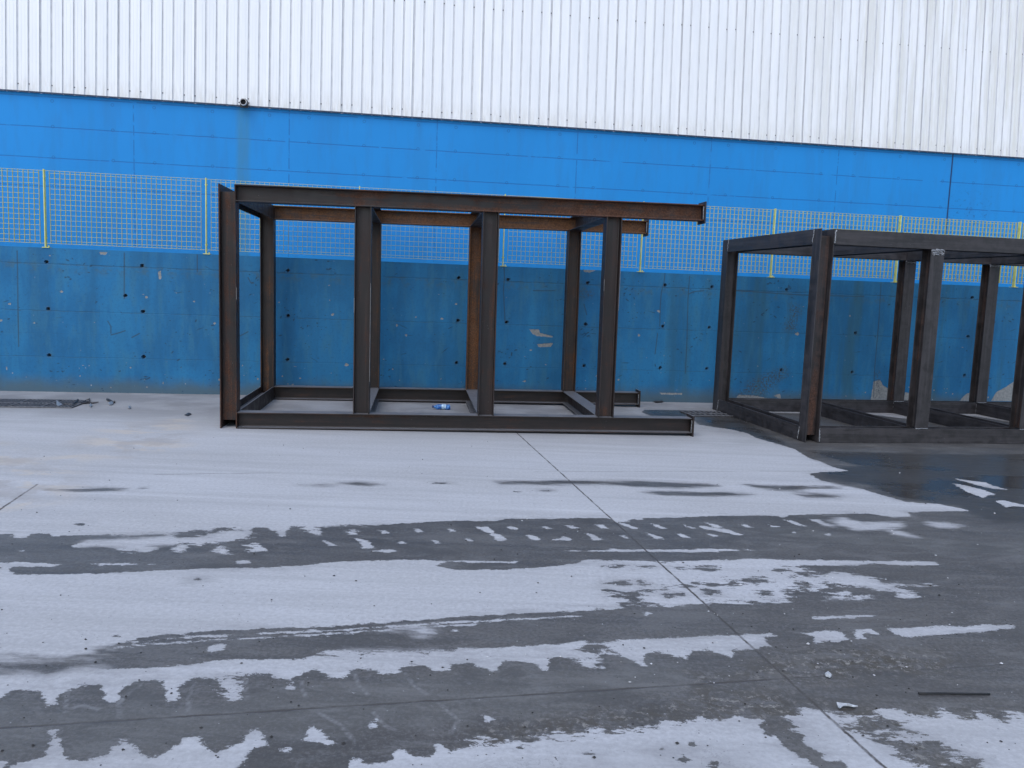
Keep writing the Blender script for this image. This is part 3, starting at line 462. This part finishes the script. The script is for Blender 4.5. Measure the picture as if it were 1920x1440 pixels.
for s_ in range(80):                                 # little chips along the foot of the wall
    u_, z_ = rng.uniform(-7, 8.5), abs(rng.normal(0, .16))+.05; r_ = rng.uniform(.003, .012)
    q = np.array([(u_+r_*math.cos(t)*rng.uniform(.6, 2.2), z_+r_*math.sin(t)) for t in np.linspace(0, 6.28, 9)[:-1]]); stamp(chipf, PW, q, False, .05)
scarf = np.full(len(PW), -.2)
for s in ('1478,568 1500,570 1505,580 1497,605 1492,625 1470,622 1468,608 1480,595', '1375,745 1400,715 1440,695 1475,685 1480,705 1455,725 1430,745', '1070,545 1115,545 1110,560 1075,560', '1640,745 1640,700 1650,690 1655,745'): stamp(scarf, PW, WPX(s), False, .2)
crackf = np.full(len(PW), .2)
for s in ('1247,512 1245,530 1240,548 1238,575 1237,612', '1233,625 1230,650 1228,664', '1293,518 1290,560 1288,640 1285,700', '1652,530 1648,600 1640,690 1638,745', '1320,545 1300,547 1290,552', '945,500 946,520 944,545 947,605', '32,470 33,520 34,590 35,650', '233,474 233,560', '370,478 370,510', '208,625 208,612 202,602', '208,628 220,625 235,620', '247,633 262,625', '450,630 465,622', '465,520 470,530 476,531', '1095,570 1100,590', '1380,545 1500,553 1620,556', '1000,545 1040,545'):
    crackf = np.minimum(crackf, sdline(PW, WPX(s)))
me = bpy.data.meshes.new('wall'); V3 = np.array([[PW[i, 0], hdep[i], PW[i, 1]] for i in range(len(PW))])
nb = len(V3)
u0_, u1_, T = us[0], us[-1], .32
extra = [(u0_, T, -.05), (u1_, T, -.05), (u0_, T, HW), (u1_, T, HW)]
V3 = np.vstack([V3, extra])
ii = (np.arange(nz-1)[:, None]*nu+np.arange(nu-1)[None, :]).ravel(); quad = np.stack([ii, ii+1, ii+1+nu, ii+nu], 1)
faces = [tuple(q) for q in quad.tolist()]
topr = list(range((nz-1)*nu, nz*nu)); faces.append(tuple(topr+[nb+3, nb+2])); faces.append((nb, nb+2, nb+3, nb+1))
faces.append(tuple([nb]+[i*nu for i in range(nz)]+[nb+2])); faces.append(tuple([nb+1, nb+3]+[i*nu+nu-1 for i in range(nz-1, -1, -1)]))
me.from_pydata([tuple(v) for v in V3.tolist()], [], faces)
spk = np.full(len(PW), -.1)
def blob(fld, u_, z_, r_, ang, asp):
    lo = r_*asp+.03; i = np.where((abs(PW[:, 0]-u_) < lo) & (abs(PW[:, 1]-z_) < lo))[0]
    if not len(i): return
    d = PW[i]-(u_, z_); a_ = d[:, 0]*math.cos(ang)+d[:, 1]*math.sin(ang); b_ = -d[:, 0]*math.sin(ang)+d[:, 1]*math.cos(ang)
    fld[i] = np.maximum(fld[i], r_-np.sqrt((a_/asp)**2+b_**2))
for s_ in range(90):
    cu, cz = rng.uniform(-7, 9), rng.uniform(.1, 1.75)
    for q in range(rng.integers(2, 12)):
        blob(spk, cu+rng.normal(0, .12), cz+rng.normal(0, .07), rng.uniform(.003, .010), rng.normal(0, .6), rng.uniform(1, 3.2))
for s_ in range(70): blob(spk, rng.uniform(-7, 9), rng.uniform(.2, 1.7), rng.uniform(.003, .006), rng.normal(0, .35), rng.uniform(4, 12))
for s_ in range(90): blob(chipf, rng.uniform(-7, 9), abs(rng.normal(0, .75)), rng.uniform(.002, .008), rng.uniform(0, 3.1), rng.uniform(1, 2.6))
for nme, a, dft in (('spk', spk, -.1), ('hole', holef, .2), ('chip', chipf, -.2), ('scar', scarf, -.2), ('crack', crackf, .2)): setattr_(me, nme, np.concatenate([a, [dft]*4]))
me.materials.append(M_ret)
wall = bpy.data.objects.new('retaining_wall', me); COL.objects.link(wall); wall.location = (0, WD, 0); wall.rotation_euler = (0, 0, WA)
tag(wall, 'low dull blue concrete retaining wall with tie holes and chipped paint, under the mesh fence', 'wall')
# ground of the upper level between wall and building
b = MB(); b.box(-18, 20, T+.003, 1.195, 1.2, HW-.06); tag(b.build('upper_terrace', M_conc, None, (0, WD, 0), WA), kind='structure')

# ================================================================== WAREHOUSE
VB = 1.2
wh = empty('warehouse', wpt(0, VB, 0), WA); tag(wh, 'long warehouse with bright blue painted base and white ribbed metal cladding', 'warehouse')
b = MB(); b.box(-22, 26, 0, .25, 1.0, ZC); b.build('base_wall', M_blue, wh)
b = MB(); TL = math.radians(3.5); H2_ = 7.5; PITCHR = .142
b1 = []; u = -22.0; ribs = []
def cl(u, y, h): return (u, y+math.sin(TL)*h, ZC+math.cos(TL)*h)
uphase = onv(13.4, 168, wl(VB), WA)[0]; k0 = int((-22-uphase)/PITCHR)
prof = []
for k in range(k0, k0+int(48/PITCHR)):
    c = uphase+k*PITCHR+rng.normal(0, .0012); lap = .004 if k % 7 == 3 else 0.0; yd = -.003 if lap else -.012
    ribs.append(c)
    prof += [(c-.0135, -.030-lap, 0), (c-.0085, yd, 1), (c+.0085+lap, yd, 1), (c+.0135+lap, -.030, 1),
             (c+.045, -.030, 0), (c+.048, -.0275, 0), (c+.051, -.030, 0), (c+.093, -.030, 0), (c+.096, -.0275, 0), (c+.099, -.030, 0)]
hs = [0.0, H2_]
vs = [cl(p[0], p[1], -.012) for p in prof]+[cl(p[0], p[1], H2_) for p in prof]; n_ = len(prof)
for i in range(n_-1):
    mi = 1 if (i % 10) in (0, 1, 2) else 0
    b.f.append((i, i+1, n_+i+1, n_+i)); b.m.append(mi)
b.v += vs
# under-lap shadow gap closed by a solid backing
b.v += [cl(-22, .05, -.012), cl(26, .05, -.012), cl(26, .05, H2_), cl(-22, .05, H2_)]; q = len(b.v); b.f.append((q-4, q-3, q-2, q-1)); b.m.append(0)
def screw(c, h):
    x0, x1 = c-.006, c+.006
    P = [cl(x0, -.018, h-.008), cl(x1, -.018, h-.008), cl(x1, -.018, h+.008), cl(x0, -.018, h+.008), cl(x0, -.0102, h-.008), cl(x1, -.0102, h-.008), cl(x1, -.0102, h+.008), cl(x0, -.0102, h+.008)]
    b.add(P, [(0, 3, 2, 1), (0, 1, 5, 4), (1, 2, 6, 5), (2, 3, 7, 6), (3, 0, 4, 7)], 2)
for i, c in enumerate(ribs):
    if i % 5 in (0, 2, 3):
        screw(c, .10+rng.normal(0, .006)); screw(c, 1.62+rng.normal(0, .008)); screw(c, 3.3)
b.build('cladding', [M_clad, M_groove, M_screw], wh)
b = MB(); b.box(-22.05, 26.05, .1, 12, ZC+H2_*math.cos(TL)-.02, ZC+H2_*math.cos(TL)+.25); b.build('roof', M_groove, wh)
b = MB(); b.box(-22, -21.8, .26, 11.9, 1, ZC+H2_-.1); b.box(25.8, 26, .26, 11.9, 1, ZC+H2_-.1); b.box(-21.8, 25.8, 11.7, 11.9, 1, ZC+H2_-.1); b.build('side_wall', M_clad, wh)
b = MB(); b.extrude([(-.008, -.006), (-.008, .006), (.02, .006), (.02, -.006)], (-22, -.045, ZC-.004), (26, -.045, ZC-.004), (0, 1, 0), (0, 0, 1)); b.build('drip_flashing', flat('dark_flashing', (.03, .05, .09), .5), wh)

# pipe outlet fixed at the foot of the cladding
pu, pz = onv(456.5, 191.5, wl(VB-.12), WA)
po = empty('pipe_outlet', wpt(pu, VB-.05, pz), WA); tag(po, 'short black pipe outlet with white rim at the foot of the white cladding', 'pipe')
M_black = flat('black_plastic', (.012, .012, .014), .35); M_rim = flat('white_pipe', (.62, .60, .60), .4)
M_void = flat('pipe_inside', (.01, .01, .012), .9)
def ring(b, y0, y1, r0, r1, n=28, mi=0, cx=0, cz=0):
    vs = []; fs = []
    for (yy, rr) in ((y0, r1), (y1, r1), (y1, r0), (y0, r0)):
        vs += [(cx+rr*math.cos(2*math.pi*k/n), yy, cz+rr*math.sin(2*math.pi*k/n)) for k in range(n)]
    for j in range(4):
        for k in range(n): fs.append((j*n+k, j*n+(k+1) % n, ((j+1) % 4)*n+(k+1) % n, ((j+1) % 4)*n+k))
    b.add(vs, fs, mi)
b = MB(); ring(b, -.10, .05, .039, .045); b.build('pipe', M_rim, po)
b = MB(); ring(b, -.045, .0, .0455, .056); b.box(-.052, .052, -.03, .0, -.062, -.02); b.build('clamp', M_black, po)
for sx in (-1, 1):
    b = MB(); b.tube([(sx*.054, -.03, .0), (sx*.074, -.034, .002)], .007, 8); b.build('lug', M_black, po)
b = MB(); b.tube([(0, -.06, 0), (0, -.058, 0)], .0388, 24); b.build('inside', M_void, po)

# ================================================================== FENCE
U_P0, S_P = -5.9333, 1.9174
fz = HW
fence = empty('mesh_fence', wpt(0, 0, HW), WA)
tag(fence, 'pale yellow welded bar mesh fence standing on top of the blue retaining wall', 'fence')
def post_mb():
    b = MB(); b.box(-.005, .005, .0, .055, .008, HF+.005); b.box(-.035, .05, -.012, .075, 0, .008)
    for y_ in (.03,):
        for z_ in (.12, HF-.08): b.tube([(-.016, y_, z_), (.016, y_, z_)], .008, 6)
    b.tube([(.033, .03, .008), (.033, .03, .028)], .008, 6); return b
def panel_mb():
    b = MB(); x0, x1 = .062, S_P-.062; z0, z1 = .055, HF-.012
    n = 30; sx = (x1-x0)/n
    for i in range(n+1):
        x = x0+i*sx; b.box(x-.0011, x+.0011, .012, .036, z0, z1)
    rows = [z0, z0+.032]+[z0+.032+(j+1)*(z1-.03-z0-.032)/13 for j in range(13)]+[z1]
    for j, z in enumerate(rows):
        ext = (j in (0, len(rows)-1))
        b.tube([(.006 if ext else x0-.003, .010, z), (S_P-.006 if ext else x1+.003, .010, z)], .0022, 5)
    return b
pm = pn = None
for i in range(-2, 11):
    uu = U_P0+i*S_P
    if pm is None: o = post_mb().build('post', M_fence, fence); pm = o
    else: o = pm.copy(); COL.objects.link(o)
    o.location = (uu, 0, 0)
    if i < 10:
        if pn is None: q = panel_mb().build('mesh_panel', M_wire, fence); pn = q
        else: q = pn.copy(); COL.objects.link(q)
        q.location = (uu, 0, 0)

# ================================================================== STEEL FRAMES
def iprof(h, w, tf, tw, r=.012):      # (s across flange, t along web)
    H, B, T_, W_ = h/2, w/2, tf, tw/2
    p = [(-B, -H), (B, -H), (B, -H+T_), (W_+r, -H+T_), (W_+r*.3, -H+T_+r*.3), (W_, -H+T_+r), (W_, H-T_-r), (W_+r*.3, H-T_-r*.3), (W_+r, H-T_), (B, H-T_), (B, H)]
    return p+[(-a, -b_) for a, b_ in p[:]][0:0]+[(-B, H), (-B, H-T_), (-W_-r, H-T_), (-W_-r*.3, H-T_-r*.3), (-W_, H-T_-r), (-W_, -H+T_+r), (-W_-r*.3, -H+T_+r*.3), (-W_-r, -H+T_), (-B, -H+T_)]
def ibeam(b, p0, p1, s_ax, t_ax, h, w, tf=.011, tw=.008): b.extrude(iprof(h, w, tf, tw), p0, p1, s_ax, t_ax)
X, Y, Z = (1, 0, 0), (0, 1, 0), (0, 0, 1)
def rustset(o, val, axis=0.0):
    a = o.data.attributes.new('axis', 'FLOAT', 'POINT'); a.data.foreach_set('value', [axis]*len(o.data.vertices))
    a = o.data.attributes.new('rust', 'FLOAT', 'POINT'); a.data.foreach_set('value', [val]*len(o.data.vertices))
def bead(parent, p0, p1, r=.006, mess=0.0, mat=None, n=None, lab=None):
    p0, p1 = np.array(p0, float), np.array(p1, float); L = np.linalg.norm(p1-p0); n = n or max(6, int(L/.012)); b = MB(); P = []; R = []
    for i in range(n+1):
        P.append(p0+(p1-p0)*i/n+rng.normal(0, 1, 3)*(.0012+mess*.25)); R.append(r*rng.uniform(.7, 1.4))
    b.tube(P, R, 6); o = b.build('weld', mat or M_weld, parent, smooth=True)
    return o

# --- frame 1: four storeys of I-section, open at its right end, resting on its end plates there
S1 = .165; B1 = S1; HH = 2.427; W1 = 2.19; L1 = 4.75
tilt = math.atan2(.026, 4.7)
f1 = empty('steel_structure', (-2.7668, 8.3291, .002), .1158); f1.rotation_euler = (0, -tilt, .1158)
tag(f1, 'rust-brown welded I-beam frame left of the other, open end with plates sticking out', 'steel frame', 'welded steel frames set down along the wall')
def b1(name, p0, p1, s, t, mat=M_steel1, rust=0.0, h=S1):
    b = MB(); ibeam(b, p0, p1, s, t, h, B1); o = b.build(name, mat, f1, bevel=.0015); rustset(o, rust, float(int(np.argmax(np.abs(np.array(p1)-np.array(p0)))))); return o
c = S1/2
for v0, rv in ((0, 0.0), (W1, .12)):
    yc = v0+c; m_ = M_steel1 if v0 == 0 else M_steel1r
    b1('beam', (.001, yc, c), (L1, yc, c), Y, Z, m_, -.02 if v0 == 0 else -.05)
    o = b1('beam', (.001, yc, HH-c), (L1, yc, HH-c), Y, Z, m_, -.02 if v0 == 0 else .08)
    for i_, v_ in enumerate(o.data.vertices):
        if v_.co.x > 2: o.data.attributes['rust'].data[i_].value = .17
    # column outside the beam ends: flanges run the full height, the web stops short of both ends
    b = MB(); b.box(-S1, -S1+.011, v0, v0+B1, 0, HH); b.box(-.011, 0, v0, v0+B1, 0, HH); b.box(-S1+.0112, -.0112, yc-.004, yc+.004, .075 if v0 == 0 else 0, HH-(.07 if v0 == 0 else 0))
    o = b.build('column', m_, f1, bevel=.0015); rustset(o, .05 if v0 == 0 else -.02, 2.0)
    for k, u in enumerate((1.155, 2.441, 3.722)):
        b1('post', (u+c, yc, S1+.001), (u+c, yc, HH-S1-.001), Y, X, m_, (-.02, -.06, .05 if v0 == 0 else .12)[0] + (.14 if (v0 and k == 1) else 0))
    for z_ in (c, HH-c):                                            # end plates
        b = MB(); b.box(L1+.001, L1+.017, v0-.028, v0+B1+.028, z_-c-.030, z_+c+.030); o = b.build('end_plate', M_steel1, f1, bevel=.0015); rustset(o, -.08)
        bead(f1, (L1-.004, v0-.002, z_-c+.01), (L1-.004, v0-.002, z_+c-.02), .004, 0, M_weld)
for u in (-S1, 1.155, 2.441, 3.722):
    for z_ in (c, HH-c):
        if u < 0: b1('cross_beam', (u+c, B1+.001, z_), (u+c, W1-.001, z_), Z, X, M_steel1, -.06)
        else: b1('cross_beam', (u+c, B1+.001, z_), (u+c, W1-.001, z_), X, Z, M_steel1, -.06)
# slivers of bright scale knocked off the flange edges
M_nick = flat('bright_scratch', (.30, .29, .28), .45, .3)
for (u, z0, z1) in ((.003, 1.3, 1.42), (1.320, .5, 1.5), (3.722, 1.5, 1.62), (3.888, 1.3, 2.0), (1.156, 1.2, 1.35)):
    b = MB(); b.box(u-.0012, u+.0012, -.0008, .0, z0, z1); b.build('scratch', M_nick, f1)

# --- frame 2: horizontals lie on their sides with the flat flange outward
S2 = .158; H2 = 2.244; W2 = 2.42; L2 = 4.9
f2 = empty('steel_structure', (3.1309, 8.7401, .002), .1767)
tag(f2, 'dark grey welded steel frame on the wet ground at the right edge of the photo', 'steel frame', 'welded steel frames set down along the wall')
def b2(name, p0, p1, s, t, rust=0.0):
    b = MB(); ibeam(b, p0, p1, s, t, S2, S2); o = b.build(name, M_steel2, f2, bevel=.0015); rustset(o, rust, float(int(np.argmax(np.abs(np.array(p1)-np.array(p0)))))); return o
c = S2/2
for v0 in (0, W2-S2):
    yc = v0+c
    for z_ in (c, H2-c): b2('beam', (S2+.001, yc, z_), (L2, yc, z_), Z, Y, 0.0)
    b = MB(); b.box(0, .011, v0, v0+S2, 0, H2); b.box(S2-.011, S2, v0, v0+S2, 0, H2); b.box(.0112, S2-.0112, yc-.004, yc+.004, .07, H2-.07)
    o = b.build('column', M_steel2, f2, bevel=.0015); rustset(o, .0, 2.0)
    me_ = o.data; a = me_.attributes['rust'].data
    for i_, v_ in enumerate(me_.vertices):
        if abs(v_.co.y-yc) < .01: a[i_].value = .20 if v0 == 0 else .05
    for k, u in enumerate((1.282, 2.572, 3.862)):
        o = b2('post', (u+c, yc, S2+.001), (u+c, yc, H2-S2-.001), X, Y, 0.0)
        a = o.data.attributes['rust'].data
        for i_, v_ in enumerate(o.data.vertices):
            if abs(v_.co.x-(u+c)) < .02: a[i_].value = .18
for k, u in enumerate((0, 1.282, 2.572, 3.862)):
    for z_ in (c, H2-c): b2('cross_beam', (u+c, S2+.001, z_), (u+c, W2-S2-.001, z_), Z, X, .02)
for v0, s in ((0, 1), (W2-S2, .8)):
    yf = v0-.002
    bead(f2, (S2+.002, yf, .01), (S2+.002, yf, S2-.01), .005*s, .004)
    bead(f2, (S2+.002, yf, H2-S2+.01), (S2+.002, yf, H2-.01), .007*s, .010)
    for k, u in enumerate((1.282, 2.572, 3.862)):
        for q in range(6 if v0 == 0 else 3): bead(f2, (u+.005, yf, H2-S2-.006-.010*q), (u+S2-.006, yf, H2-S2-.004-.011*q+rng.normal(0, .006)), .0045*s, .013)
        bead(f2, (u+.004, yf, S2+.002), (u+S2-.004, yf, S2+.002), .004*s, .002)
        if v0: bead(f2, (u+.004, v0+.0, S2*.1), (u+.004, v0-.003, S2*.95), .004, .001)
for yv in (S2, W2-S2):
    bead(f2, (-.002, yv, H2-S2+.01), (-.002, yv-.02, H2-.01), .004, .004); bead(f2, (-.002, yv, .01), (-.002, yv-.02, S2-.01), .004, .004)

# ================================================================== SMALL THINGS
M_iron = flat('drain_iron', (.15, .15, .16), .6, .2)
def grate(pxl, wid, dep, rz, label, cols=3, nb=24):
    x, y, _ = gnd(*pxl)
    g = empty('drain_grate', (x, y, .003), rz); tag(g, label, 'drain grate')
    b = MB(); b.box(-wid/2, wid/2, -dep/2, dep/2, .0005, .001); b.build('pit', flat('drain_dark', (.012, .012, .013), .8), g)
    for k in range(cols):
        w = wid/cols; x0 = -wid/2+k*w
        b = MB(); t = .016
        b.box(x0+.004, x0+w-.004, -dep/2, -dep/2+t, .002, .012); b.box(x0+.004, x0+w-.004, dep/2-t, dep/2, .002, .012)
        b.box(x0+.004, x0+.004+t, -dep/2+t, dep/2-t, .002, .012); b.box(x0+w-.004-t, x0+w-.004, -dep/2+t, dep/2-t, .002, .012); b.box(x0+.004+t, x0+w-.004-t, -.008, .008, .002, .012)
        m_ = 8
        for i in range(1, m_):
            xx = x0+.02+(w-.04)*i/m_
            b.box(xx-.008, xx+.008, -dep/2+t, -.0085, .002, .011); b.box(xx-.008, xx+.008, .0085, dep/2-t, .002, .011)
        b.build('grating', M_iron, g)
    return g
grate((35, 757), 1.35, .60, WA, 'black iron drain grate beside the scrap at the left edge', 4)
grate((1327, 776.5), .62, .40, WA, 'black iron drain grate by the foot of the grey frame', 1)

# crushed blue water bottle
bx, by, _ = gnd(828, 768)
bo = empty('water_bottle', (bx, by, .036), .08+math.pi); tag(bo, 'crushed small blue plastic water bottle lying on its side inside the brown frame', 'bottle')
def bottle_mat():
    n = NT('blue_plastic'); o = n.obj(); k = n.noise(o, 40, 4); c = n.mix(n.ramp(k, .4, .6), (.03, .15, .50), (.12, .35, .75)); n.bump(k, .6, .01)
    n.put(n.b.inputs['Transmission Weight'], .25); return n.fin(c, .15)
Mb = bottle_mat()
b = MB(); PX = [(-.098, .030), (-.095, .034), (-.06, .033), (-.055, .030), (-.02, .033), (.02, .030), (.045, .033), (.062, .028), (.078, .018), (.088, .013), (.095, .013)]
P = []; R = []
for x_, r_ in PX: P.append((x_*1.05, .003*math.sin(x_*60), .003*math.cos(x_*50)-.002)); R.append(r_)
b.tube(P, R, 16); o = b.build('bottle_body', Mb, bo, smooth=True)
b = MB(); b.tube([(.099, .0, 0), (.118, 0, 0)], .0155, 14); b.build('bottle_cap', flat('dark_blue_cap', (.012, .03, .10), .4), bo)
b = MB(); b.tube([(-.052, 0, 0), (-.022, 0, .0005), (.0, 0, .0)], [.0325, .0345, .0325], 16, cap=False); b.build('bottle_label', flat('label_film', (.45, .62, .85), .35, 0, .4, 60), bo, smooth=True)

# steel rod lying front right
A = gnd(1722, 1302.5); B = gnd(1855, 1303.5)
b = MB(); P = [A+(B-A)*t+np.array([0, .0015*math.sin(t*5), .0055]) for t in np.linspace(0, 1, 9)]; b.tube([p-A for p in P], .0042, 7)
tag(b.build('steel_rod', flat('black_rod', (.012, .012, .013), .5), None, tuple(A), smooth=True), 'thin black steel rod lying on the wet concrete at the front right', 'rod')

def scrap_sheet(px, outline, th, mat, name, label, cat, lift=.004, bend=.01):
    C0 = gnd(*px); P = [gnd(*q)-C0 for q in pts(outline)]; cen = sum(P)/len(P); n = len(P)
    b = MB(); top = [cen+np.array([0, 0, lift+bend])]+[p+np.array([0, 0, lift+bend*rng.uniform(0, .8)]) for p in P]
    bot = [v-np.array([0, 0, th]) for v in top]
    fs = [(0, 1+i, 1+(i+1) % n) for i in range(n)]+[(n+1, n+2+(i+1) % n, n+2+i) for i in range(n)]+[(1+i, n+2+i, n+2+(i+1) % n, 1+(i+1) % n) for i in range(n)]
    b.add(top+bot, fs); o = b.build(name, mat, None, tuple(C0)); return tag(o, label, cat)
M_wplas = flat('white_film', (.50, .52, .54), .4, 0, .35, 50)
scrap_sheet((1588, 1327), '1568,1323 1580,1322 1592,1323 1602,1326 1608,1330 1600,1331 1590,1328 1578,1330 1574,1333 1571,1328', .003, M_wplas, 'plastic_scrap', 'torn strip of white plastic film lying on the wet concrete near the front joint', 'litter', .006, .012)
scrap_sheet((1552, 1269), '1546,1268 1552,1266 1559,1270 1556,1273 1548,1272', .008, M_wplas, 'plastic_scrap', 'small crumpled white scrap where two pavement joints meet', 'litter', .010, .012)
M_dk = flat('dark_scrap', (.04, .04, .045), .5, .2)
M_chip = flat('metal_scrap', (.45, .46, .48), .35, .6, .3, 60)
def strip(pxs, r, mat, name, label, cat, z=.008, flatz=.5):
    Q = [gnd(*q) for q in pts(pxs)]; b = MB(); b.tube([(q-Q[0])+np.array([0, 0, z+(.012 if i % 2 else 0)]) for i, q in enumerate(Q)], r, 6); o = b.build(name, mat, None, tuple(Q[0])); return tag(o, label, cat)
strip('116,757 122,760 135,761 142,758 146,751', .013, M_dk, 'bent_strip', 'curved dark metal strip right beside the left drain grate', 'scrap metal')
strip('153,758 165,757 172,757 185,757', [.016, .018, .014, .006], M_dk, 'bent_strip', 'straight dark metal strip pointing at the shiny offcut near the left drain', 'scrap metal')
strip('201,750 204,753 212,756 216,756', .014, M_dk, 'bent_strip', 'hooked dark scrap piece at the right end of the scrap by the left drain', 'scrap metal')
strip('160,752 166,752 168,749', .008, M_dk, 'bent_strip', 'small dark strip behind the straight strip near the wall foot', 'scrap metal')
scrap_sheet((207, 758), '203,758 208,756 213,757 210,760 205,761', .006, M_chip, 'metal_offcut', 'shiny pale metal offcut among the dark strips by the left drain', 'scrap metal', .012, .015)
scrap_sheet((112, 761), '106,753 108,753 114,759 119,760 112,763 106,762', .005, M_chip, 'metal_offcut', 'pale metal offcut touching the right end of the left drain grate', 'scrap metal', .010, .01)
scrap_sheet((170, 762), '167,762 170,758 173,762 170,765', .006, M_chip, 'metal_offcut', 'small pale offcut in front of the straight dark strip', 'scrap metal', .010, .01)
scrap_sheet((243, 765), '240,766 243,762 246,766 242,768', .006, M_chip, 'metal_offcut', 'lone pale offcut on dry concrete right of the scrap pile', 'scrap metal', .010, .01)
scrap_sheet((1232, 753.5), '1226,754 1240,753 1244,755 1230,756', .01, M_dk, 'flat_scrap', 'flat dark piece of scrap against the wall foot right of the brown frame', 'scrap metal', .015, .01)
scrap_sheet((353, 778), '346,779 354,776 359,777 352,781', .006, M_dk, 'flat_scrap', 'tiny dark scrap on dry concrete left of the brown frame', 'scrap metal', .008, .01)

# grit, pebbles and rust flakes strewn on the yard
def grit(name, n, rmin, rmax, mat, box, seed):
    r_ = np.random.default_rng(seed); b = MB()
    for _ in range(n):
        px_, py_ = r_.uniform(box[0], box[2]), box[1]+(box[3]-box[1])*r_.uniform(0, 1)
        p = gnd(px_, py_); r = rmin*(rmax/rmin)**(r_.uniform(0, 1)**2.2)
        vs = [p+np.array(d)*r*r_.uniform(.6, 1.3)*np.array([1, 1, .6])+np.array([0, 0, r*.35]) for d in ((1,0,0),(0,1,0),(-1,0,0),(0,-1,0),(0,0,1),(0,0,-.6))]
        b.add(vs, [(0,1,4),(1,2,4),(2,3,4),(3,0,4),(1,0,5),(2,1,5),(3,2,5),(0,3,5)])
    return tag(b.build(name, mat), kind='stuff')
tag(grit('grit', 620, .0022, .008, flat('dark_grit', (.035, .033, .032), .8), (-150, 800, 2070, 1460), 3), 'dark grit and small stones strewn over the yard concrete', 'grit')
tag(grit('pale_chips', 230, .0022, .009, flat('pale_chips', (.55, .55, .56), .6), (900, 790, 2070, 1300), 5), 'pale chips of grit scattered on the wet concrete', 'grit')
